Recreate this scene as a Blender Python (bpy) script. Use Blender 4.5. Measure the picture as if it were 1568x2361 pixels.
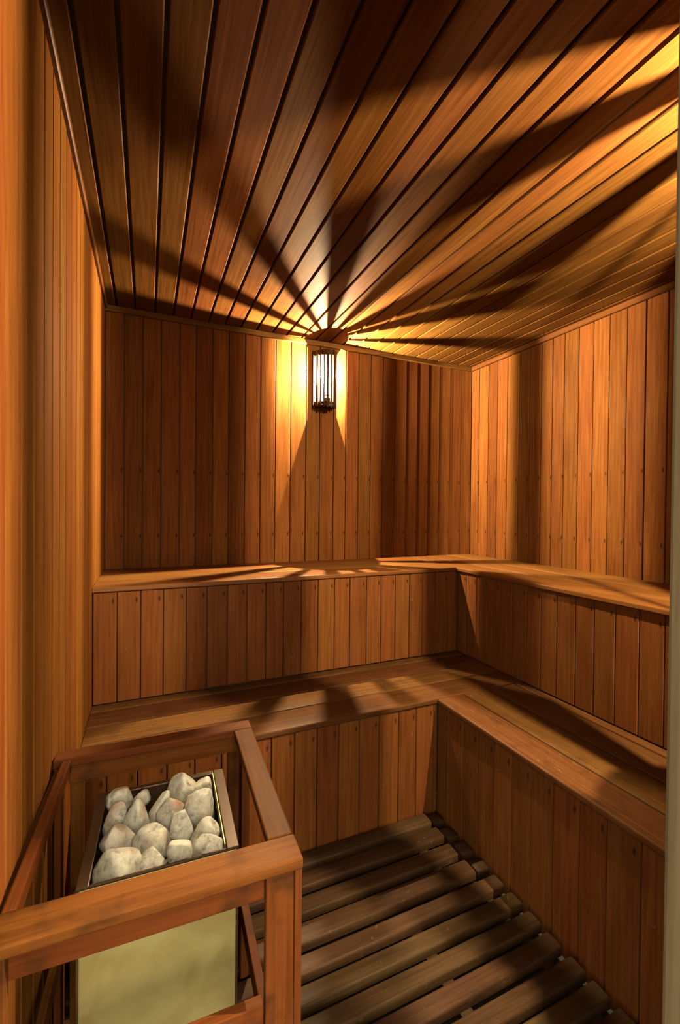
import bpy, math, random
from mathutils import Matrix, Vector, noise

for o in list(bpy.data.objects):
    bpy.data.objects.remove(o, do_unlink=True)
SC = bpy.context.scene
COL = SC.collection
random.seed(7)

# ------------------------------------------------------------------ camera
CAM_H = 1.2546
F_PX, YAW, PITCH, ROLL = 1012.26, math.radians(23.688), math.radians(-0.623), math.radians(0.536)
fw = Vector((math.sin(YAW) * math.cos(PITCH), math.cos(YAW) * math.cos(PITCH), math.sin(PITCH)))
rt = Vector((math.cos(YAW), -math.sin(YAW), 0))
up = rt.cross(fw)
r2 = rt * math.cos(ROLL) + up * math.sin(ROLL)
u2 = up * math.cos(ROLL) - rt * math.sin(ROLL)
cam_data = bpy.data.cameras.new('camera')
cam_data.sensor_fit = 'HORIZONTAL'
cam_data.sensor_width = 36.0
cam_data.lens = F_PX / 1568.0 * 36.0
cam_data.clip_start = 0.01
cam = bpy.data.objects.new('camera', cam_data)
COL.objects.link(cam)
cam.matrix_world = Matrix(((r2.x, u2.x, -fw.x, 0), (r2.y, u2.y, -fw.y, 0), (r2.z, u2.z, -fw.z, CAM_H), (0, 0, 0, 1)))
SC.camera = cam

# ------------------------------------------------------------------ light and exposure
world = bpy.data.worlds.new('lobby_daylight')
SC.world = world
world.use_nodes = True
bg = world.node_tree.nodes['Background']
bg.inputs[0].default_value = (1.0, 0.86, 0.62, 1)
bg.inputs[1].default_value = 13.5
SC.view_settings.view_transform = 'Standard'
SC.view_settings.look = 'None'
SC.view_settings.gamma = 1.0
SC.view_settings.use_curve_mapping = False
SC.view_settings.exposure = 0.0
LAMP_WATT = 840.0
LAMP_COLOR = (1.0, 0.80, 0.47)

# ------------------------------------------------------------------ room dimensions (metres, slat floor top = 0)
XL, XR, YB, YF, ZC = -0.198, 2.113, 2.5, 0.25, 2.256
ZU, ZL = 0.9287, 0.4622
YU, XU = 1.956, 1.567
YLO, XLO = 1.494, 1.103
ZG = -0.05

# ------------------------------------------------------------------ materials
def nt(name):
    m = bpy.data.materials.new(name)
    m.use_nodes = True
    n = m.node_tree.nodes
    return m, n, m.node_tree.links, n['Principled BSDF']

ALB = 0.19      # scales all wood colours down to weaken bounce light and deepen shadows
def wood(name, dark, light, rough=0.5, var=0.35, spec=0.4, stain=None, blotch=0.35, hue_var=0.02, bump=0.15, fine=1.0, scuff=0.0, smudge=0.0):
    dark = tuple(c * ALB for c in dark); light = tuple(c * ALB for c in light)
    m, n, l, b = nt(name)
    tc = n.new('ShaderNodeTexCoord')
    oi = n.new('ShaderNodeObjectInfo')
    mul = n.new('ShaderNodeMath'); mul.operation = 'MULTIPLY'; mul.inputs[1].default_value = 37.0
    l.new(oi.outputs['Random'], mul.inputs[0])
    add = n.new('ShaderNodeVectorMath'); add.operation = 'ADD'
    l.new(tc.outputs['Object'], add.inputs[0]); l.new(mul.outputs[0], add.inputs[1])
    mp = n.new('ShaderNodeMapping'); mp.inputs['Scale'].default_value = (2.2 * fine, 60 * fine, 60 * fine)
    l.new(add.outputs[0], mp.inputs[0])
    n1 = n.new('ShaderNodeTexNoise'); n1.inputs['Scale'].default_value = 1.6; n1.inputs['Detail'].default_value = 5; n1.inputs['Distortion'].default_value = 0.6
    l.new(mp.outputs[0], n1.inputs['Vector'])
    mp2 = n.new('ShaderNodeMapping'); mp2.inputs['Scale'].default_value = (4, 11, 11)
    l.new(add.outputs[0], mp2.inputs[0])
    n2 = n.new('ShaderNodeTexNoise'); n2.inputs['Scale'].default_value = 1.0; n2.inputs['Detail'].default_value = 3
    l.new(mp2.outputs[0], n2.inputs['Vector'])
    mp3 = n.new('ShaderNodeMapping'); mp3.inputs['Scale'].default_value = (45, 420, 420)
    l.new(add.outputs[0], mp3.inputs[0])
    n3 = n.new('ShaderNodeTexNoise'); n3.inputs['Scale'].default_value = 1.0; n3.inputs['Detail'].default_value = 2
    l.new(mp3.outputs[0], n3.inputs['Vector'])
    a1 = n.new('ShaderNodeMath'); a1.operation = 'MULTIPLY_ADD'; a1.inputs[1].default_value = blotch; a1.inputs[2].default_value = -0.5 * blotch
    l.new(n2.outputs['Fac'], a1.inputs[0])
    a2 = n.new('ShaderNodeMath'); a2.operation = 'ADD'
    l.new(n1.outputs['Fac'], a2.inputs[0]); l.new(a1.outputs[0], a2.inputs[1])
    a3 = n.new('ShaderNodeMath'); a3.operation = 'MULTIPLY_ADD'; a3.inputs[1].default_value = 0.22; a3.inputs[2].default_value = -0.11
    l.new(n3.outputs['Fac'], a3.inputs[0])
    a4 = n.new('ShaderNodeMath'); a4.operation = 'ADD'
    l.new(a2.outputs[0], a4.inputs[0]); l.new(a3.outputs[0], a4.inputs[1])
    cr = n.new('ShaderNodeValToRGB')
    cr.color_ramp.elements[0].position = 0.18; cr.color_ramp.elements[0].color = (*dark, 1)
    cr.color_ramp.elements[1].position = 0.82; cr.color_ramp.elements[1].color = (*light, 1)
    l.new(a4.outputs[0], cr.inputs[0])
    hs = n.new('ShaderNodeHueSaturation')
    mr = n.new('ShaderNodeMapRange'); mr.inputs['To Min'].default_value = 1 - var; mr.inputs['To Max'].default_value = 1 + var
    l.new(oi.outputs['Random'], mr.inputs[0]); l.new(mr.outputs[0], hs.inputs['Value'])
    fr = n.new('ShaderNodeMath'); fr.operation = 'FRACT'
    l.new(mul.outputs[0], fr.inputs[0])
    mh = n.new('ShaderNodeMapRange'); mh.inputs['To Min'].default_value = 0.5 - hue_var * 0.5; mh.inputs['To Max'].default_value = 0.5 + hue_var * 0.5
    l.new(fr.outputs[0], mh.inputs[0]); l.new(mh.outputs[0], hs.inputs['Hue'])
    l.new(cr.outputs[0], hs.inputs['Color'])
    col = hs.outputs[0]
    if stain:                                   # small dark nail marks (local x, y positions along the board)
        for sx, sy in stain:
            sub = n.new('ShaderNodeVectorMath'); sub.operation = 'SUBTRACT'; sub.inputs[1].default_value = (sx, sy, 0)
            l.new(tc.outputs['Object'], sub.inputs[0])
            sca = n.new('ShaderNodeVectorMath'); sca.operation = 'MULTIPLY'; sca.inputs[1].default_value = (95, 230, 0)
            l.new(sub.outputs[0], sca.inputs[0])
            ln = n.new('ShaderNodeVectorMath'); ln.operation = 'LENGTH'
            l.new(sca.outputs[0], ln.inputs[0])
            mm = n.new('ShaderNodeMapRange'); mm.inputs['From Min'].default_value = 0.5; mm.inputs['From Max'].default_value = 1.5
            mm.inputs['To Min'].default_value = 0.85; mm.inputs['To Max'].default_value = 0.0
            l.new(ln.outputs['Value'], mm.inputs[0])
            mx = n.new('ShaderNodeMix'); mx.data_type = 'RGBA'; mx.inputs[7].default_value = (0.012, 0.006, 0.003, 1)
            l.new(mm.outputs[0], mx.inputs[0]); l.new(col, mx.inputs[6])
            col = mx.outputs[2]
    if scuff:                                   # pale scratches and splashes
        mp4 = n.new('ShaderNodeMapping'); mp4.inputs['Scale'].default_value = (9, 9, 9)
        l.new(add.outputs[0], mp4.inputs[0])
        vz = n.new('ShaderNodeTexNoise'); vz.inputs['Scale'].default_value = 2.4; vz.inputs['Detail'].default_value = 9; vz.inputs['Distortion'].default_value = 2.5
        l.new(mp4.outputs[0], vz.inputs['Vector'])
        mm = n.new('ShaderNodeMapRange'); mm.inputs['From Min'].default_value = 0.66; mm.inputs['From Max'].default_value = 0.78
        mm.inputs['To Min'].default_value = 0.0; mm.inputs['To Max'].default_value = scuff
        l.new(vz.outputs['Fac'], mm.inputs[0])
        mx = n.new('ShaderNodeMix'); mx.data_type = 'RGBA'; mx.inputs[7].default_value = (0.16, 0.115, 0.07, 1)
        l.new(mm.outputs[0], mx.inputs[0]); l.new(col, mx.inputs[6])
        col = mx.outputs[2]
    if smudge:                                  # dark grease and water marks
        vz = n.new('ShaderNodeTexNoise'); vz.inputs['Scale'].default_value = 13; vz.inputs['Detail'].default_value = 4
        l.new(add.outputs[0], vz.inputs['Vector'])
        mm = n.new('ShaderNodeMapRange'); mm.inputs['From Min'].default_value = 0.55; mm.inputs['From Max'].default_value = 0.72
        mm.inputs['To Min'].default_value = 0.0; mm.inputs['To Max'].default_value = smudge
        l.new(vz.outputs['Fac'], mm.inputs[0])
        mx = n.new('ShaderNodeMix'); mx.data_type = 'RGBA'; mx.inputs[7].default_value = (0.012, 0.006, 0.003, 1)
        l.new(mm.outputs[0], mx.inputs[0]); l.new(col, mx.inputs[6])
        col = mx.outputs[2]
    l.new(col, b.inputs['Base Color'])
    b.inputs['Roughness'].default_value = rough
    b.inputs['Specular IOR Level'].default_value = 0.5
    b.inputs['IOR'].default_value = 1.0 + spec * 0.35
    bp = n.new('ShaderNodeBump'); bp.inputs['Strength'].default_value = bump; bp.inputs['Distance'].default_value = 0.002
    l.new(a4.outputs[0], bp.inputs['Height']); l.new(bp.outputs[0], b.inputs['Normal'])
    return m

def plain(name, c, rough=0.6, metal=0.0, spec=0.4):
    m, n, l, b = nt(name)
    b.inputs['Base Color'].default_value = (*c, 1)
    b.inputs['Roughness'].default_value = rough
    b.inputs['Metallic'].default_value = metal
    b.inputs['Specular IOR Level'].default_value = spec
    tc = n.new('ShaderNodeTexCoord')
    nz = n.new('ShaderNodeTexNoise'); nz.inputs['Scale'].default_value = 35; nz.inputs['Detail'].default_value = 6
    l.new(tc.outputs['Object'], nz.inputs['Vector'])
    mr = n.new('ShaderNodeMapRange'); mr.inputs['To Min'].default_value = 0.75; mr.inputs['To Max'].default_value = 1.25
    l.new(nz.outputs['Fac'], mr.inputs[0])
    hs = n.new('ShaderNodeHueSaturation'); hs.inputs['Color'].default_value = (*c, 1)
    l.new(mr.outputs[0], hs.inputs['Value']); l.new(hs.outputs[0], b.inputs['Base Color'])
    return m

M_WALL = wood('cedar_wall', (0.23, 0.058, 0.012), (0.52, 0.185, 0.042), rough=0.6, var=0.25, hue_var=0.012, spec=0.18, stain=[(-0.82, -0.034), (-1.16, -0.033)])
M_WALL_L = wood('cedar_wall_left', (0.30, 0.085, 0.016), (0.56, 0.205, 0.045), rough=0.65, var=0.15, spec=0.09)
M_CEIL = wood('cedar_ceiling', (0.19, 0.058, 0.012), (0.43, 0.168, 0.040), rough=0.6, var=0.16, spec=0.12)
M_RISER = wood('cedar_riser', (0.24, 0.066, 0.015), (0.50, 0.175, 0.044), rough=0.55, var=0.15, hue_var=0.010, spec=0.3, stain=[(-0.035, -0.028)], scuff=0.25)
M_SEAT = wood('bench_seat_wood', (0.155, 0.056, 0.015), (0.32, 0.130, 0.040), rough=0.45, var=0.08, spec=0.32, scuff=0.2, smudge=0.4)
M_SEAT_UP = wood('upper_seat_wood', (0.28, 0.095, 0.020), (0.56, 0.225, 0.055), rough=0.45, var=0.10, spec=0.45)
M_SLAT = wood('duckboard_wood', (0.085, 0.042, 0.019), (0.21, 0.11, 0.052), rough=0.48, var=0.18, spec=0.35, blotch=0.6, scuff=0.35)
M_GUARD = wood('guard_wood', (0.20, 0.054, 0.011), (0.42, 0.135, 0.030), rough=0.55, var=0.10, spec=0.3, blotch=0.6, smudge=0.65)
M_TRIM = wood('trim_wood', (0.20, 0.062, 0.013), (0.40, 0.15, 0.036), rough=0.5, var=0.1, spec=0.3)
M_JAMB = wood('jamb_wood', (0.16, 0.125, 0.065), (0.34, 0.27, 0.15), rough=0.6, var=0.1, spec=0.3)
M_BACK = plain('dark_backing', (0.02, 0.009, 0.004), 0.8)
M_CONC = plain('dark_concrete', (0.010, 0.008, 0.006), 0.8)  # base colour darkened so lit concrete between the slats stays dark
M_LSLAT = wood('lamp_slat_wood', (0.05, 0.018, 0.006), (0.12, 0.045, 0.014), rough=0.5, var=0.15)
M_RIM = plain('bronze_enamel', (0.055, 0.030, 0.016), 0.33, 0.55)
M_BLACK = plain('black_iron', (0.012, 0.011, 0.010), 0.6, 0.3)
M_NAIL = plain('nail_steel', (0.03, 0.02, 0.015), 0.5, 0.6)
M_CERAMIC = plain('white_ceramic', (0.75, 0.72, 0.66), 0.3)

def steel():
    m, n, l, b = nt('brushed_steel')
    tc = n.new('ShaderNodeTexCoord')
    mp = n.new('ShaderNodeMapping'); mp.inputs['Scale'].default_value = (6, 300, 300)
    l.new(tc.outputs['Object'], mp.inputs[0])
    nz = n.new('ShaderNodeTexNoise'); nz.inputs['Scale'].default_value = 1.0; nz.inputs['Detail'].default_value = 4
    l.new(mp.outputs[0], nz.inputs['Vector'])
    n2 = n.new('ShaderNodeTexNoise'); n2.inputs['Scale'].default_value = 9; n2.inputs['Detail'].default_value = 7; n2.inputs['Distortion'].default_value = 0.8
    l.new(tc.outputs['Object'], n2.inputs['Vector'])
    mr = n.new('ShaderNodeMapRange'); mr.inputs['From Min'].default_value = 0.40; mr.inputs['From Max'].default_value = 0.66
    l.new(n2.outputs['Fac'], mr.inputs[0])
    mx = n.new('ShaderNodeMix'); mx.data_type = 'RGBA'
    mx.inputs[6].default_value = (0.42, 0.385, 0.165, 1); mx.inputs[7].default_value = (0.33, 0.28, 0.11, 1)
    l.new(mr.outputs[0], mx.inputs[0])
    l.new(mx.outputs[2], b.inputs['Base Color'])
    b.inputs['Metallic'].default_value = 0.75
    b.inputs['Roughness'].default_value = 0.42
    b.inputs['Anisotropic'].default_value = 0.4
    bp = n.new('ShaderNodeBump'); bp.inputs['Strength'].default_value = 0.08; bp.inputs['Distance'].default_value = 0.001
    l.new(nz.outputs['Fac'], bp.inputs['Height']); l.new(bp.outputs[0], b.inputs['Normal'])
    return m
M_STEEL = steel()

def stone_mat(name, rust=False):
    m, n, l, b = nt(name)
    tc = n.new('ShaderNodeTexCoord'); oi = n.new('ShaderNodeObjectInfo')
    mul = n.new('ShaderNodeMath'); mul.operation = 'MULTIPLY'; mul.inputs[1].default_value = 53
    l.new(oi.outputs['Random'], mul.inputs[0])
    add = n.new('ShaderNodeVectorMath'); add.operation = 'ADD'
    l.new(tc.outputs['Object'], add.inputs[0]); l.new(mul.outputs[0], add.inputs[1])
    n1 = n.new('ShaderNodeTexNoise'); n1.inputs['Scale'].default_value = 55; n1.inputs['Detail'].default_value = 8; n1.inputs['Roughness'].default_value = 0.7
    l.new(add.outputs[0], n1.inputs['Vector'])
    n2 = n.new('ShaderNodeTexNoise'); n2.inputs['Scale'].default_value = 16; n2.inputs['Detail'].default_value = 3
    l.new(add.outputs[0], n2.inputs['Vector'])
    cr = n.new('ShaderNodeValToRGB')
    e = cr.color_ramp.elements
    e[0].position = 0.33; e[0].color = (0.085, 0.08, 0.062, 1)
    e[1].position = 0.60; e[1].color = (0.31, 0.30, 0.245, 1)
    k = e.new(0.46); k.color = (0.23, 0.222, 0.18, 1)
    l.new(n1.outputs['Fac'], cr.inputs[0])
    mr = n.new('ShaderNodeMapRange'); mr.inputs['From Min'].default_value = 0.52; mr.inputs['From Max'].default_value = 0.72; mr.inputs['To Max'].default_value = 0.55
    l.new(n2.outputs['Fac'], mr.inputs[0])
    mx = n.new('ShaderNodeMix'); mx.data_type = 'RGBA'; mx.inputs[7].default_value = (0.20, 0.11, 0.055, 1)
    l.new(mr.outputs[0], mx.inputs[0]); l.new(cr.outputs[0], mx.inputs[6])
    col = mx.outputs[2]
    if rust:
        sub = n.new('ShaderNodeVectorMath'); sub.operation = 'DISTANCE'; sub.inputs[1].default_value = (0.022, -0.012, 0.034)
        l.new(tc.outputs['Object'], sub.inputs[0])
        mr2 = n.new('ShaderNodeMapRange'); mr2.inputs['From Min'].default_value = 0.008; mr2.inputs['From Max'].default_value = 0.026
        mr2.inputs['To Min'].default_value = 0.95; mr2.inputs['To Max'].default_value = 0.0
        l.new(sub.outputs['Value'], mr2.inputs[0])
        mx2 = n.new('ShaderNodeMix'); mx2.data_type = 'RGBA'; mx2.inputs[7].default_value = (0.16, 0.055, 0.010, 1)
        l.new(mr2.outputs[0], mx2.inputs[0]); l.new(col, mx2.inputs[6])
        col = mx2.outputs[2]
    l.new(col, b.inputs['Base Color'])
    b.inputs['Roughness'].default_value = 0.75
    bp = n.new('ShaderNodeBump'); bp.inputs['Strength'].default_value = 0.6; bp.inputs['Distance'].default_value = 0.004
    l.new(n1.outputs['Fac'], bp.inputs['Height']); l.new(bp.outputs[0], b.inputs['Normal'])
    return m
M_STONE = stone_mat('pale_heater_stone')
M_STONE_RUST = stone_mat('rust_stained_stone', True)

def bulb_mat():
    m = bpy.data.materials.new('lit_bulb_glass'); m.use_nodes = True
    n, l = m.node_tree.nodes, m.node_tree.links
    n.remove(n['Principled BSDF'])
    em = n.new('ShaderNodeEmission'); em.inputs[0].default_value = (1.0, 0.80, 0.5, 1); em.inputs[1].default_value = 60.0
    tr = n.new('ShaderNodeBsdfTransparent')
    mx = n.new('ShaderNodeMixShader'); mx.inputs[0].default_value = 0.25
    l.new(tr.outputs[0], mx.inputs[1]); l.new(em.outputs[0], mx.inputs[2])
    l.new(mx.outputs[0], n['Material Output'].inputs[0])
    return m
M_BULB = bulb_mat()

# ------------------------------------------------------------------ mesh helpers
def mesh(name, verts, faces, mat, smooth=False):
    me = bpy.data.meshes.new(name)
    me.from_pydata([tuple(v) for v in verts], [], faces)
    me.materials.append(mat)
    if smooth:
        for p in me.polygons:
            p.use_smooth = True
    me.update()
    return me

def link(name, data, parent=None):
    o = bpy.data.objects.new(name, data)
    COL.objects.link(o)
    if parent:
        o.parent = parent
    return o

def tag(o, label, cat, group=None, kind=None):
    o['label'] = label
    o['category'] = cat
    if group: o['group'] = group
    if kind: o['kind'] = kind
    return o

def empty(name, loc=(0, 0, 0), rz=0.0):
    o = link(name, None)
    o.location = loc
    o.rotation_euler = (0, 0, rz)
    o.empty_display_size = 0.05
    return o

def section(w, t, ch, seg=1, ch_back=0.0):
    """cross-section in (y, z): face at z=0, back at z=-t, face corners rounded"""
    pts = [(-w / 2, -t), (w / 2, -t)]
    if ch_back:
        pts = [(-w / 2, -t + ch_back), (-w / 2 + ch_back, -t), (w / 2 - ch_back, -t), (w / 2, -t + ch_back)]
    for i in range(seg + 1):
        a = math.pi / 2 * i / seg
        pts.append((w / 2 - ch + ch * math.cos(a), -ch + ch * math.sin(a)))
    for i in range(seg + 1):
        a = math.pi / 2 + math.pi / 2 * i / seg
        pts.append((-w / 2 + ch + ch * math.cos(a), -ch + ch * math.sin(a)))
    return pts

CACHE = {}
def board_mesh(L, w, t, ch, mat, seg=1, ch_back=0.0, x0=None, endch=0.0):
    """length along local x from -L to 0 (top end at 0) or from x0"""
    key = (round(L, 4), round(w, 4), t, ch, mat.name, seg, ch_back, x0, endch)
    if key in CACHE:
        return CACHE[key]
    s = section(w, t, ch, seg, ch_back)
    a = -L if x0 is None else x0
    k = len(s)
    stations = [(a, 1.0), (a + L, 1.0)] if not endch else [(a, 1 - 2 * endch / w), (a + endch, 1.0), (a + L - endch, 1.0), (a + L, 1 - 2 * endch / w)]
    verts, faces = [], []
    for i, (x, f) in enumerate(stations):
        for (y, z) in s:
            zz = z if (f == 1.0 or z < -0.5 * t) else z - endch * 0.6
            verts.append((x, y * f, zz))
        if i:
            for j in range(k):
                faces.append(((i - 1) * k + j, (i - 1) * k + (j + 1) % k, i * k + (j + 1) % k, i * k + j))
    faces.append(tuple(reversed(range(k))))
    last = (len(stations) - 1) * k
    faces.append(tuple(last + j for j in range(k)))
    # orientation: make normals outward
    me = mesh('board', verts, faces, mat, smooth=seg > 1)
    import bmesh
    bm = bmesh.new(); bm.from_mesh(me); bmesh.ops.recalc_face_normals(bm, faces=bm.faces); bm.to_mesh(me); bm.free()
    if seg > 1:
        try:
            me.set_sharp_from_angle(angle=math.radians(40))
        except Exception:
            pass
    CACHE[key] = me
    return me

def frame(X, Z, loc):
    X = Vector(X).normalized(); Z = Vector(Z).normalized(); Y = Z.cross(X)
    return Matrix(((X.x, Y.x, Z.x, loc[0]), (X.y, Y.y, Z.y, loc[1]), (X.z, Y.z, Z.z, loc[2]), (0, 0, 0, 1)))

def board(name, parent, loc, X, Z, L, w, t, ch, mat, seg=1, twist=0.0, **kw):
    o = link(name, board_mesh(L, w, t, ch, mat, seg, **kw), parent)
    m = frame(X, Z, loc)
    if twist:
        m = m @ Matrix.Rotation(twist, 4, 'X')
    o.matrix_local = m
    return o

def box_mesh(x0, x1, y0, y1, z0, z1, mat, bev=0.0):
    import bmesh
    bm = bmesh.new()
    bmesh.ops.create_cube(bm, size=1)
    for v in bm.verts:
        v.co = Vector(((x0 + x1) / 2 + v.co.x * (x1 - x0), (y0 + y1) / 2 + v.co.y * (y1 - y0), (z0 + z1) / 2 + v.co.z * (z1 - z0)))
    if bev:
        bmesh.ops.bevel(bm, geom=bm.edges[:], offset=bev, segments=2, affect='EDGES', profile=0.5)
    me = bpy.data.meshes.new('box'); bm.to_mesh(me); bm.free()
    me.materials.append(mat)
    return me

def box(name, parent, x0, x1, y0, y1, z0, z1, mat, bev=0.0):
    return link(name, box_mesh(x0, x1, y0, y1, z0, z1, mat, bev), parent)

def bar(name, parent, x0, x1, y0, y1, z0, z1, mat, bev=0.002):
    """a box whose local x runs along its longest side, so that the grain follows it"""
    c = Vector(((x0 + x1) / 2, (y0 + y1) / 2, (z0 + z1) / 2)); d = [x1 - x0, y1 - y0, z1 - z0]
    ax = d.index(max(d))
    if ax == 0: X, Z, s = (1, 0, 0), (0, 0, 1), (d[0], d[1], d[2])
    elif ax == 1: X, Z, s = (0, 1, 0), (0, 0, 1), (d[1], d[0], d[2])
    else: X, Z, s = (0, 0, 1), (0, -1, 0), (d[2], d[0], d[1])
    o = link(name, box_mesh(-s[0] / 2, s[0] / 2, -s[1] / 2, s[1] / 2, -s[2] / 2, s[2] / 2, mat, bev), parent)
    o.matrix_local = frame(X, Z, c)
    return o

# ------------------------------------------------------------------ room shell
T = 0.014
floor = tag(box('floor', None, XL - 3.0, XR + 1.0, -4.0, YB + 0.1, ZG - 0.08, ZG, M_CONC), 'dark concrete floor under the wooden duckboards', 'floor', kind='structure')  # slab extended unseen past the doorway to block upward world light
wall_back = tag(box('wall_back', None, XL - 0.1, XR + 0.1, YB + T, YB + 0.1, ZG, ZC + 0.1, M_BACK), 'back wall of vertical reddish cedar boards carrying the lamp', 'wall', kind='structure')
wall_right = tag(box('wall_right', None, XR + T, XR + 0.1, YF - 0.13, YB + T, ZG, ZC + 0.1, M_BACK), 'right wall of vertical cedar boards above the long bench', 'wall', kind='structure')
wall_left = tag(box('wall_left', None, XL - 0.1, XL - T, YF - 0.13, YB + T, ZG, ZC + 0.1, M_BACK), 'left wall of vertical orange cedar boards beside the heater', 'wall', kind='structure')
ceiling = tag(box('ceiling', None, XL - T, XR + T, YF - 0.13, YB + T, ZC + T, ZC + 0.1, M_BACK), 'dark grooved cedar board ceiling lit by fan of lamp beams', 'ceiling', kind='structure')
DX0, DX1, DZ = XL + 0.002, 0.446, 2.02
import bmesh
def multi_box(boxes, mat):
    verts, faces = [], []
    for (x0, x1, y0, y1, z0, z1) in boxes:
        k = len(verts)
        verts += [(x0, y0, z0), (x1, y0, z0), (x1, y1, z0), (x0, y1, z0), (x0, y0, z1), (x1, y0, z1), (x1, y1, z1), (x0, y1, z1)]
        faces += [tuple(k + i for i in f) for f in ((0, 3, 2, 1), (4, 5, 6, 7), (0, 1, 5, 4), (1, 2, 6, 5), (2, 3, 7, 6), (3, 0, 4, 7))]
    return mesh('wall', verts, faces, mat)
wall_front = link('wall_front', multi_box([(DX1 + 0.055, XR + T, YF - 0.13, YF - T, ZG, ZC + T), (XL - T, DX1 + 0.055, YF - 0.13, YF - T, DZ + 0.04, ZC + T)], M_BACK))
tag(wall_front, 'board clad front wall around the open doorway', 'wall', kind='structure')

def jit(a): return random.uniform(-a, a)

# board seams on the back wall, read along x
bx = [XL, -0.110, -0.024, 0.064, 0.156, 0.238, 0.327, 0.413, 0.504, 0.593, 0.681, 0.773, 0.869, 0.957, 1.049, 1.132, 1.219, 1.306, 1.395, 1.485, 1.574, 1.660, 1.748, 1.838, 1.930, 2.022, XR]
HB = ZC - ZU + 0.02
for a, b in zip(bx[:-1], bx[1:]):
    g = 0.0045
    tw = jit(0.006)
    if a > 1.12: tw = -0.030 + jit(0.008)
    board('board', wall_back, ((a + b) / 2, YB, ZC), (0, 0, 1), (0, -1, 0), HB, b - a - g, T, 0.002, M_WALL, twist=tw)
ry = [YB, 2.419, 2.330, 2.247, 2.159, 2.063, 1.980, 1.893, 1.816, 1.739, 1.651, 1.567, 1.481, 1.393, 1.303, 1.208]
while ry[-1] - 0.089 > YF + 0.02: ry.append(ry[-1] - 0.089)
ry.append(YF)
for a, b in zip(ry[:-1], ry[1:]):
    board('board', wall_right, (XR, (a + b) / 2, ZC), (0, 0, 1), (-1, 0, 0), HB, a - b - 0.0045, T, 0.002, M_WALL, twist=jit(0.006))
ly = [YB]
while ly[-1] - 0.0885 > YF + 0.02: ly.append(ly[-1] - 0.0885 + jit(0.002))
ly.append(YF)
for a, b in zip(ly[:-1], ly[1:]):
    board('board', wall_left, (XL, (a + b) / 2, ZC), (0, 0, 1), (1, 0, 0), ZC - ZG, a - b - 0.005, T, 0.003, M_WALL_L, twist=jit(0.014))
cx = [XL, -0.146, -0.061, 0.032, 0.121, 0.210, 0.300, 0.387, 0.474, 0.563, 0.655, 0.740, 0.834, 0.923]
while cx[-1] + 0.0885 < XR - 0.03: cx.append(cx[-1] + 0.0881)
cx.append(XR)
for a, b in zip(cx[:-1], cx[1:]):
    board('board', ceiling, ((a + b) / 2, YB, ZC), (0, 1, 0), (0, 0, -1), YB - YF, b - a - 0.009, T, 0.003, M_CEIL, twist=jit(0.010))
fx = [DX1 + 0.06]
while fx[-1] + 0.089 < XR - 0.02: fx.append(fx[-1] + 0.089)
fx.append(XR)
for a, b in zip(fx[:-1], fx[1:]):
    board('board', wall_front, ((a + b) / 2, YF, ZC), (0, 0, 1), (0, 1, 0), ZC - ZG, b - a - 0.005, T, 0.002, M_WALL)
nfx = 7
for i in range(nfx):
    a = XL + (DX1 + 0.06 - XL) * i / nfx; b = XL + (DX1 + 0.06 - XL) * (i + 1) / nfx
    board('board', wall_front, ((a + b) / 2, YF, ZC), (0, 0, 1), (0, 1, 0), ZC - DZ - 0.04, b - a - 0.005, T, 0.002, M_WALL)

# crown trims (flat battens in the corner under the ceiling)
t1 = link('trim_1', board_mesh(XR - XL, 0.030, 0.016, 0.003, M_TRIM)); t1.matrix_local = frame((1, 0, 0), (0, -1, 0), (XR, YB - 0.016, ZC - 0.015))
tag(t1, 'thin wooden trim batten along top of the back wall', 'trim', kind='structure')
t2 = link('trim_2', board_mesh(YB - YF - 0.017, 0.030, 0.016, 0.003, M_TRIM)); t2.matrix_local = frame((0, 1, 0), (-1, 0, 0), (XR - 0.016, YB - 0.017, ZC - 0.015))
tag(t2, 'thin wooden trim batten along top of the right wall', 'trim', kind='structure')
t3 = link('trim_3', board_mesh(YB - YF - 0.017, 0.022, 0.012, 0.003, M_TRIM)); t3.matrix_local = frame((0, 1, 0), (1, 0, 0), (XL + 0.012, YB - 0.017, ZC - 0.011))
tag(t3, 'thin wooden trim batten along top of the left wall', 'trim', kind='structure')

# door frame at the right edge of the picture
dj = empty('door_1', (DX1, YF - 0.06, ZG)); tag(dj, 'greyish wooden door jamb at right edge of the view', 'door frame', kind='structure')
bar('jamb', dj, 0.0, 0.055, -0.075, 0.062, 0, DZ - ZG, M_JAMB, 0.004)
bar('door_stop', dj, -0.012, 0.0, -0.075, -0.030, 0, DZ - ZG, M_JAMB, 0.003)
bar('door_head', dj, DX0 - DX1, 0.055, -0.075, 0.062, DZ - ZG, DZ - ZG + 0.04, M_JAMB, 0.003)

# ------------------------------------------------------------------ benches
ST = 0.022
def seat_boards(parent, edges, axis, a0, a1, z, front_gap=0.006, mat=None):
    mat = mat or M_SEAT
    """edges: seam positions across the bench; boards run from a0 to a1 along axis"""
    for e0, e1 in zip(edges[:-1], edges[1:]):
        lo, hi = min(e0, e1), max(e0, e1)
        c = (lo + hi) / 2; w = hi - lo - front_gap
        dz = jit(0.0012)
        if axis == 'x':
            board('seat_board', parent, (a1, c, z + dz), (1, 0, 0), (0, 0, 1), a1 - a0, w, ST, 0.006, mat, seg=3, ch_back=0.004)
        else:
            board('seat_board', parent, (c, a1, z + dz), (0, 1, 0), (0, 0, 1), a1 - a0, w, ST, 0.006, mat, seg=3, ch_back=0.004)

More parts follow.
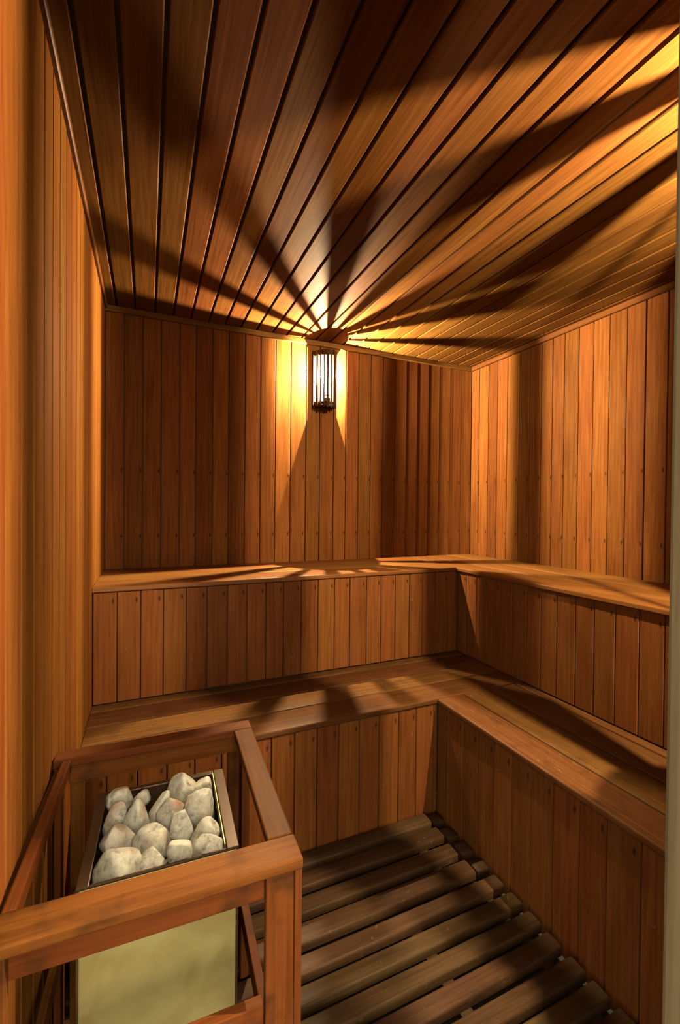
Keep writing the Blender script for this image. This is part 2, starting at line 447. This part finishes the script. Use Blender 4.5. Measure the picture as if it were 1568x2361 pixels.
def riser(parent, seams, axis, pos, ztop, zbot):
    h = ztop - zbot
    for s0, s1 in zip(seams[:-1], seams[1:]):
        lo, hi = min(s0, s1), max(s0, s1)
        if axis == 'x':
            board('riser_board', parent, ((lo + hi) / 2, pos + jit(0.0006), ztop), (0, 0, 1), (0, -1, 0), h, hi - lo - 0.0035, 0.012, 0.002, M_RISER, twist=jit(0.006))
        else:
            board('riser_board', parent, (pos + jit(0.0006), (lo + hi) / 2, ztop), (0, 0, 1), (-1, 0, 0), h, hi - lo - 0.0035, 0.012, 0.002, M_RISER, twist=jit(0.006))

def seams(known, lo, hi, p=0.0845):
    s = sorted(known)
    while s[0] - p > lo + 0.015: s.insert(0, s[0] - p)
    while s[-1] + p < hi - 0.015: s.append(s[-1] + p)
    return [lo] + [q for q in s if lo + 0.012 < q < hi - 0.012] + [hi]

OV = 0.012
# upper bench on the right wall: runs through to the back wall
ub_r = empty('sauna_bench'); tag(ub_r, 'upper wooden bench running along the right wall', 'bench')
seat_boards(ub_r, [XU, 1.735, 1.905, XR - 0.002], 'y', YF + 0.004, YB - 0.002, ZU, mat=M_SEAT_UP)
riser(ub_r, seams([1.810, 1.727, 1.643, 1.566, 1.480, 1.401, 1.319, 1.231, 1.151, 1.067, 0.982, 0.899], YF + 0.004, YU + OV, 0.083), 'y', XU + OV, ZU - ST - 0.002, ZL + 0.002)
bar('support_panel', ub_r, XU + OV + 0.013, XU + OV + 0.045, YF + 0.006, YB - 0.004, ZG + 0.002, ZU - ST - 0.002, M_BACK, 0)
# upper bench on the back wall
ub_b = empty('sauna_bench'); tag(ub_b, 'upper wooden bench along the back wall under the lamp', 'bench')
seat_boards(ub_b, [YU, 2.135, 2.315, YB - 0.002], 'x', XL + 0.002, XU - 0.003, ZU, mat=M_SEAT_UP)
riser(ub_b, seams([-0.110, -0.024, 0.062, 0.153, 0.238, 0.325, 0.411, 0.498, 0.581, 0.668, 0.753, 0.839, 0.922, 1.014, 1.098, 1.182, 1.269], XL + 0.002, XU + OV, 0.083), 'x', YU + OV, ZU - ST - 0.002, ZL + 0.002)
bar('support_panel', ub_b, XL + 0.004, XU + OV + 0.01, YU + OV + 0.013, YU + OV + 0.045, ZG + 0.002, ZU - ST - 0.002, M_BACK, 0)
# lower bench on the back side: runs through to the right-hand backrest
lb_b = empty('sauna_bench'); tag(lb_b, 'lower wooden bench along the back, behind the heater guard', 'bench')
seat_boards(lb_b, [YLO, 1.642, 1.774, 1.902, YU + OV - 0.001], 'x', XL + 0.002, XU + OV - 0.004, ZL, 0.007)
riser(lb_b, seams([0.404, 0.491, 0.578, 0.665, 0.752, 0.839, 0.927, 1.011], XL + 0.002, XLO + OV, 0.086), 'x', YLO + OV, ZL - ST - 0.002, ZG + 0.002)
bar('support_panel', lb_b, XL + 0.004, XLO + OV + 0.01, YLO + OV + 0.013, YLO + OV + 0.045, ZG + 0.002, ZL - ST - 0.002, M_BACK, 0)
# lower bench on the right side
lb_r = empty('sauna_bench'); tag(lb_r, 'lower wooden bench on the right, nearest to the door jamb', 'bench')
seat_boards(lb_r, [XLO, 1.240, 1.382, 1.528, XU + OV - 0.001], 'y', YF + 0.004, YLO - 0.002, ZL, 0.007)
riser(lb_r, seams([1.433, 1.345, 1.260, 1.180, 1.098, 1.018, 0.935, 0.848, 0.768, 0.680], YF + 0.004, YLO + OV, 0.083), 'y', XLO + OV, ZL - ST - 0.002, ZG + 0.002)
bar('support_panel', lb_r, XLO + OV + 0.013, XLO + OV + 0.045, YF + 0.006, YLO + OV + 0.012, ZG + 0.002, ZL - ST - 0.002, M_BACK, 0)

# ------------------------------------------------------------------ duckboards on the floor
SLT = 0.026
def duckboard(label, rows, x0, x1, z, bearers):
    d = empty('duckboard', ((x0 + x1) / 2, (rows[0][0] + rows[-1][1]) / 2, ZG)); tag(d, label, 'duckboard')
    ox, oy = d.location.x, d.location.y
    for (y0, y1, e0, e1) in rows:
        board('slat', d, (x1 + e1 - ox, (y0 + y1) / 2 - oy, z - ZG + jit(0.0015)), (1, 0, 0), (0, 0, 1), x1 + e1 - x0 - e0, y1 - y0, SLT, 0.007, M_SLAT, seg=3, endch=0.004)
    for bxp in bearers:
        bar('bearer', d, bxp - 0.018 - ox, bxp + 0.018 - ox, rows[-1][0] - oy + 0.005, rows[0][1] - oy - 0.005, 0, z - SLT - ZG - 0.001, M_SLAT, 0.001)
    return d
back_rows = [(1.442, 1.500, 0, 0.0), (1.358, 1.418, 0, 0.0), (1.271, 1.331, 0, -0.006), (1.180, 1.244, 0, -0.003)]
duckboard('short back section of dark duckboard slats ending before the stubs', back_rows, XL + 0.006, 1.048, 0.0, [-0.10, 0.40, 0.95])
stub_rows = [(1.440, 1.498, 0, 0), (1.352, 1.412, 0, 0), (1.268, 1.326, 0, 0), (1.184, 1.242, 0, 0)]
duckboard('four short dark slat stubs filling corner beside right bench', stub_rows, 1.058, 1.110, -0.009, [1.084])
rows = []
y = 1.102
edges_y = [1.102, 1.028, 0.954, 0.880, 0.804, 0.736]
while edges_y[-1] - 0.0725 > YF + 0.01: edges_y.append(edges_y[-1] - 0.0725)
for e in edges_y:
    rows.append((e, e + 0.052, 0, jit(0.003)))
duckboard('large main section of dark worn duckboard slats on the floor', rows, XL + 0.006, 1.098, 0.0, [-0.10, 0.35, 0.75, 1.04])

# ------------------------------------------------------------------ heater and its guard (both turned by two degrees)
RZ = math.radians(-2.0)
g = empty('heater_guard', (-0.194, 1.217, 0.002), RZ); tag(g, 'reddish wooden guard rail fence around the heater', 'guard rail')
GW, GD, GZ = 0.452, 0.512, 0.6655
CT = 0.019
# top rails
bar('top_rail', g, 0.0, GW, -0.045, 0.0, GZ - CT, GZ, M_GUARD, 0.003)
bar('top_rail', g, 0.0, GW + 0.002, -GD, -GD + 0.060, GZ - CT, GZ, M_GUARD, 0.003)
bar('top_rail', g, GW - 0.046, GW, -GD + 0.0605, -0.0455, GZ - CT, GZ, M_GUARD, 0.003)
bar('top_rail', g, 0.018, 0.037, -GD + 0.0605, -0.0455, GZ - CT - 0.012, GZ - 0.001, M_GUARD, 0.003)
# aprons under the top rails
AZ0, AZ1 = GZ - CT - 0.043, GZ - CT - 0.0005
bar('apron', g, 0.040, GW - 0.060, -GD + 0.014, -GD + 0.032, AZ0, AZ1, M_GUARD, 0.002)
bar('apron', g, 0.030, GW - 0.030, -0.038, -0.020, AZ0, AZ1, M_GUARD, 0.002)
bar('apron', g, GW - 0.024, GW - 0.006, -GD + 0.050, -0.050, AZ0, AZ1, M_GUARD, 0.002)
bar('apron', g, 0.004, 0.016, -GD + 0.050, -0.050, AZ0, AZ1, M_GUARD, 0.002)
# lower rails
LZ1 = 0.428
bar('lower_rail', g, 0.040, GW - 0.060, -GD + 0.014, -GD + 0.032, LZ1 - 0.045, LZ1, M_GUARD, 0.002)
bar('lower_rail', g, 0.030, GW - 0.030, -0.038, -0.020, 0.300, 0.345, M_GUARD, 0.002)
bar('lower_rail', g, GW - 0.045, GW - 0.027, -GD + 0.022, -0.050, 0.262, 0.307, M_GUARD, 0.002)
bar('lower_rail', g, 0.020, 0.034, -GD + 0.022, -0.050, 0.262, 0.307, M_GUARD, 0.002)
# posts: each corner has a face board and a side board
def post(x0, x1, y0, y1): bar('post', g, x0, x1, y0, y1, 0.0, GZ - CT - 0.0005, M_GUARD, 0.002)
post(GW - 0.060, GW - 0.013, -GD + 0.003, -GD + 0.021)
post(GW - 0.012, GW + 0.001, -GD + 0.003, -GD + 0.049)
post(0.006, 0.040, -GD + 0.003, -GD + 0.021)
post(0.000, 0.005, -GD + 0.003, -GD + 0.049)
post(GW - 0.058, GW - 0.026, -0.019, -0.002)
post(GW - 0.025, GW - 0.005, -0.049, -0.002)
post(0.030, 0.058, -0.019, -0.002)
post(0.003, 0.017, -0.049, -0.002)

HT = 0.608
h = empty('sauna_heater', (-0.098, 1.102, 0.002), RZ); tag(h, 'steel sauna heater box filled with pale stones', 'heater')
HW, HD = 0.268, 0.262
box('front_panel', h, 0.004, HW - 0.004, -HD, -HD + 0.003, 0.10, HT - 0.004, M_STEEL, 0.001)
box('back_panel', h, 0.004, HW - 0.004, -0.003, 0.0, 0.10, HT - 0.004, M_RIM, 0.001)
box('side_panel', h, 0.0, 0.0035, -HD, 0.0, 0.10, HT - 0.004, M_RIM, 0.001)
box('side_panel', h, HW - 0.0035, HW, -HD, 0.0, 0.10, HT - 0.004, M_RIM, 0.001)
box('rim', h, HW - 0.021, HW + 0.001, -HD - 0.001, 0.001, HT - 0.0035, HT + 0.002, M_RIM, 0.0015)
box('rim', h, -0.001, 0.019, -HD - 0.001, 0.001, HT - 0.0035, HT + 0.002, M_RIM, 0.0015)
box('rim', h, 0.0195, HW - 0.0215, -0.011, 0.001, HT - 0.0035, HT + 0.002, M_RIM, 0.0015)
box('rim', h, 0.0195, HW - 0.0215, -HD - 0.001, -HD + 0.0035, HT - 0.0035, HT + 0.002, M_RIM, 0.0015)
box('rim_lip', h, HW - 0.024, HW - 0.0225, -HD + 0.011, -0.012, HT - 0.02, HT + 0.003, M_STEEL)
TRAY = HT - 0.072
box('stone_tray', h, 0.004, HW - 0.004, -HD + 0.004, -0.004, TRAY - 0.006, TRAY, M_BLACK)
for lx in (0.012, HW - 0.032):
    for lyy in (-HD + 0.012, -0.032):
        box('leg', h, lx, lx + 0.02, lyy, lyy + 0.02, 0.0, 0.0995, M_BLACK, 0.001)

# ------------------------------------------------------------------ stones
def unproject(u, v, z):
    d = fw * F_PX + r2 * (u - 784.0) + u2 * (1180.5 - v)
    t = (z - CAM_H) / d.z
    return Vector((0, 0, CAM_H)) + d * t, t

def stone_mesh(sx, sy, sz, seed, lump=0.16, flat=0.0):
    bm = bmesh.new()
    bmesh.ops.create_icosphere(bm, subdivisions=4, radius=1.0)
    off = Vector((seed * 7.31, seed * 3.77, seed * 1.93))
    # a handful of random cutting planes give the facets of a broken, tumbled stone
    rnd = random.Random(seed)
    planes = []
    for _ in range(11):
        n = Vector((rnd.gauss(0, 1), rnd.gauss(0, 1), rnd.gauss(0, 1))).normalized()
        planes.append((n, rnd.uniform(0.62, 0.88)))
    for v in bm.verts:
        p = v.co.normalized()
        r = 1.0 + lump * noise.noise(p * 1.3 + off) + 0.06 * noise.noise(p * 3.2 + off) + 0.022 * noise.noise(p * 8 + off)
        for n, d in planes:
            k = p.dot(n) * r
            if k > d: r *= 1 - 0.85 * (k - d) / k
        q = p * r
        v.co = Vector((q.x * sx, q.y * sy, q.z * sz))
    me = bpy.data.meshes.new('stone'); bm.to_mesh(me); bm.free()
    me.materials.append(M_STONE)
    for p in me.polygons: p.use_smooth = True
    return me

# x0, y0, x1, y1 in the photograph's pixels were measured once to size the stones; (tilt about the view's depth axis)
STN = [
 (190, 228, 455, 470, 0, 'rounded pale heater stone in back left corner of the heater'),
 (467, 255, 632, 400, 0, 'smallest pinkish heater stone at the back, second from left'),
 (150, 370, 390, 680, 25, 'slanting pale heater stone against left rim, second row from back'),
 (375, 350, 635, 720, -8, 'tall knobbly pale heater stone in front of the smallest stone'),
 (625, 270, 820, 590, 22, 'narrow leaning heater stone at back centre, left of the rust-stained one'),
 (805, 90, 1105, 390, 30, 'highest heater stone, angular, standing at the back right of centre'),
 (1020, 128, 1275, 340, 15, 'greyish heater stone tucked in the back right corner'),
 (975, 245, 1315, 590, -12, 'big broad heater stone against right rim, second row from back'),
 (700, 345, 970, 620, 15, 'heater stone with an orange rust stain, in the middle of the pile'),
 (828, 460, 1082, 765, 10, 'egg-shaped brownish heater stone right of centre'),
 (1035, 530, 1345, 820, 20, 'whitest smooth heater stone against right rim, third row from back'),
 (110, 595, 432, 930, 5, 'round speckled heater stone against left rim, third row from back'),
 (450, 590, 855, 900, 38, 'wide heater stone with diagonal crack in the centre of the pile'),
 (40, 840, 475, 1260, 20, 'largest heater stone in the front left corner'),
 (440, 830, 785, 1180, 30, 'sloping reddish heater stone in front row, second from left'),
 (805, 765, 1060, 1060, 0, 'upright streaked heater stone in front row, third from left'),
 (1070, 705, 1382, 1000, 5, 'blocky square heater stone in the front right corner'),
]
for i, (x0, y0, x1, y1, tilt, lab) in enumerate(STN):
    u = 200 + (x0 + x1) / 2 / 4.356; v = 1760 + (y0 + y1) / 2 / 4.356
    P, t = unproject(u, v, HT)
    sx = (x1 - x0) / 4.356 * t * 0.5
    sz = min((y1 - y0) / 4.356 * t * 0.58, 0.044 if i != 5 else 0.054)
    sy = min(sx * 0.95, 0.033)
    me = stone_mesh(sx * 1.04, sy * 1.08, sz * 1.06, i + 3)
    R = Matrix.Rotation(-YAW * 0.5, 3, 'Z') @ Matrix.Rotation(math.radians(tilt * 0.8), 3, 'Y')
    me.transform(R.to_4x4())
    if i == 8:
        me.materials[0] = M_STONE_RUST
    ex = 0.92 * max(abs(vv.co.x) for vv in me.vertices); ey = 0.90 * max(abs(vv.co.y) for vv in me.vertices)
    zmin = min(vv.co.z for vv in me.vertices)
    P.z = HT - 0.012
    for _ in range(4):                                           # settle the stone into its place in the heap
        pr = []
        for vv in me.vertices:
            d = vv.co + P - Vector((0, 0, CAM_H)); f_ = d.dot(fw)
            pr.append((784 + F_PX * d.dot(r2) / f_, 1180.5 - F_PX * d.dot(u2) / f_))
        du = 200 + (x0 + x1) / 2 / 4.356 - (min(p[0] for p in pr) + max(p[0] for p in pr)) / 2
        dv = 1760 + y0 / 4.356 - min(p[1] for p in pr)
        q = h.matrix_basis.inverted() @ Vector((P.x + du * t, P.y, 0))
        q.x = min(max(q.x, 0.020 + ex), HW - 0.024 - ex); q.y = min(max(q.y, -HD + 0.003 + ey), -0.008 - ey)
        P = Vector((*(h.matrix_basis @ q).xy, max(P.z - dv * t * 0.8, TRAY - zmin)))
    o = link('heater_stone', me)
    o.location = P
    tag(o, lab, 'stone', group='stones heaped on the heater')

# ------------------------------------------------------------------ wall lamps (one on the back wall, one on the front wall beside the door)
LA, LB = 0.070, 0.135                      # half width, depth of the half-round shade
BD, BH = 0.060, 0.204                      # filament: distance from the wall, height above the lamp's foot
H_TOP, H_HEAD, H_FOOT = 0.334, 0.302, 0.018
TILT = -0.16
def fixn(me):
    bm = bmesh.new(); bm.from_mesh(me); bmesh.ops.recalc_face_normals(bm, faces=bm.faces); bm.to_mesh(me); bm.free()
    return me
def LP(x, d, z):   # x along the wall, d depth from the wall, z height; the shade leans down towards the front
    return (x, -d, z + TILT * d)
def ell(th, inset=0.0): return ((LA - inset) * math.cos(th), (LB - inset) * math.sin(th))
def half_plate(z0, z1, inset):
    N = 20
    ring = [ell(math.pi * i / N, inset) for i in range(N + 1)]
    vs = [LP(x, max(d, 0.0005), z0) for x, d in ring] + [LP(x, max(d, 0.0005), z1) for x, d in ring]
    fs = [tuple(range(N + 1)), tuple(reversed(range(N + 1, 2 * N + 2)))]
    for i in range(N + 1):
        j = (i + 1) % (N + 1)
        fs.append((i, i + N + 1, j + N + 1, j))
    return fixn(mesh('plate', vs, fs, M_LSLAT))
def band(z0, z1, inset, th=0.004):
    N = 24
    vs, fs = [], []
    for i in range(N + 1):
        a = math.pi * i / N
        for ins in (inset, inset + th):
            x, d = ell(a, ins)
            for z in (z0, z1): vs.append(LP(x, max(d, 0.0005), z))
    for i in range(N):
        k, q = 4 * i, 4 * (i + 1)
        fs += [(k, q, q + 1, k + 1), (k + 2, k + 3, q + 3, q + 2), (k, k + 2, q + 2, q), (k + 1, q + 1, q + 3, k + 3)]
    fs += [(0, 1, 3, 2), (4 * N, 4 * N + 2, 4 * N + 3, 4 * N + 1)]
    return fixn(mesh('band', vs, fs, M_LSLAT))
def hit(az):
    """angle on the half ellipse met by the ray from the bulb at azimuth az (degrees, 0 = along the wall, 90 = into the room)"""
    dx, dd = math.cos(math.radians(az)), math.sin(math.radians(az))
    best, bt = None, 1e9
    for i in range(0, 1801):
        th = math.pi * i / 1800
        x, d = ell(th)
        vd = d - BD
        if x * dx + vd * dd <= 0: continue
        e = abs(x * dd - vd * dx)
        if e < bt: bt, best = e, th
    return best
def slat_mesh(top, low):
    vs, fs = [], []
    zs = [H_TOP - 0.001, H_HEAD, BH, BH - 0.1, 0.0]
    for zv in zs:
        f = min(1.0, max(0.0, (zv - BH) / 0.063))
        for k in (0, 1):
            tt = hit(low[k] + (top[k] - low[k]) * f)
            for ins in (0.0, 0.004):
                x, d = ell(tt, ins)
                vs.append(LP(x, max(d, 0.0006), zv))
    for i in range(len(zs) - 1):
        k, q = 4 * i, 4 * i + 4
        fs += [(k, k + 2, q + 2, q), (k + 1, q + 1, q + 3, k + 3), (k, q, q + 1, k + 1), (k + 2, k + 3, q + 3, q + 2)]
    e = 4 * (len(zs) - 1)
    fs += [(0, 1, 3, 2), (e, e + 2, e + 3, e + 1)]
    return fixn(mesh('slat', vs, fs, M_LSLAT))
def lathe(name, prof, n, mat, parent, loc):
    vs, fs = [], []
    for (r, z) in prof:
        for i in range(n):
            a = 2 * math.pi * i / n
            vs.append((r * math.cos(a), r * math.sin(a), z))
    for k in range(len(prof) - 1):
        for i in range(n):
            j = (i + 1) % n
            fs.append((k * n + i, k * n + j, (k + 1) * n + j, (k + 1) * n + i))
    fs.append(tuple(reversed(range(n)))); fs.append(tuple((len(prof) - 1) * n + i for i in range(n)))
    o = link(name, fixn(mesh(name, vs, fs, mat, True)), parent)
    o.location = loc
    return o
def wall_lamp(loc, rz, slats, label, watt=LAMP_WATT):
    lamp = empty('wall_lamp', loc, rz); tag(lamp, label, 'lamp', group='slatted wall lamps')
    link('top_cap', half_plate(H_TOP - 0.008, H_TOP, 0.004), lamp)
    link('bottom_plate', half_plate(H_FOOT - 0.012, H_FOOT - 0.004, 0.006), lamp)
    link('header_band', band(H_HEAD, H_TOP - 0.0085, 0.0045), lamp)
    link('foot_band', band(H_FOOT - 0.003, H_FOOT + 0.014, 0.0065), lamp)
    for tp, lw in slats: link('slat', slat_mesh(tp, lw), lamp)
    bar('wall_strip', lamp, -LA - 0.0015, -LA + 0.004, -0.018, -0.0005, 0.0, H_TOP, M_LSLAT, 0.001)
    bar('wall_strip', lamp, LA - 0.004, LA + 0.0015, -0.013, -0.0005, 0.0, H_TOP, M_LSLAT, 0.001)
    bar('bounce_blocker', lamp, -LA + 0.005, LA - 0.005, -0.004, -0.0005, 0.02, H_TOP - 0.01, M_BLACK, 0.0005)  # unseen dark plate added to stop light bouncing off the wall behind
    bl = (0.0, -BD, BH)
    sk = lathe('socket', [(0.021, -0.205), (0.021, -0.150), (0.018, -0.146)], 20, M_BLACK, lamp, bl)
    lathe('socket_ring', [(0.0195, -0.1455), (0.0195, -0.138), (0.016, -0.136)], 20, M_CERAMIC, sk, (0, 0, 0))
    lathe('bulb', [(0.012, -0.1355), (0.013, -0.11), (0.016, -0.085), (0.022, -0.055), (0.0265, -0.025), (0.028, 0.0), (0.0265, 0.014), (0.021, 0.024), (0.012, 0.0305), (0.003, 0.0325)], 24, M_BULB, sk, (0, 0, 0))
    ld = bpy.data.lights.new('lamp_filament', 'POINT')
    ld.energy = watt; ld.color = LAMP_COLOR; ld.shadow_soft_size = 0.0025
    lo = bpy.data.objects.new('lamp_filament', ld); COL.objects.link(lo)
    lo.parent = lamp; lo.location = bl
    return lamp
wall_lamp((0.977, YB, 1.858), 0.0, [((16.5, 27), (17, 27)), ((47.5, 60.7), (46.5, 61)), ((62.3, 79.5), (62.5, 78.5)), ((86.7, 94.3), (86.5, 93.5)), ((103, 113), (102.7, 112.5)), ((123.5, 131), (123, 130.5)), ((147, 156), (147, 156.5)), ((172, 189), (172, 189)), ((-20, -5), (-20, -5))],
          'lit half-round wooden slat lamp on the back wall under the ceiling', LAMP_WATT * 1.05)
wall_lamp((1.311, YF, 1.858), math.pi, [((22, 31), (22, 31)), ((30, 40), (30, 40)), ((55, 70), (55, 70)), ((95, 104), (91, 104)), ((115.3, 117.3), (115.3, 117.3)), ((127, 138), (127, 138)), ((150, 158), (150, 158)), ((172, 186), (172, 186)), ((-10, 4), (-10, 4))],
          'second slat lamp on the front wall, hidden behind the door jamb')
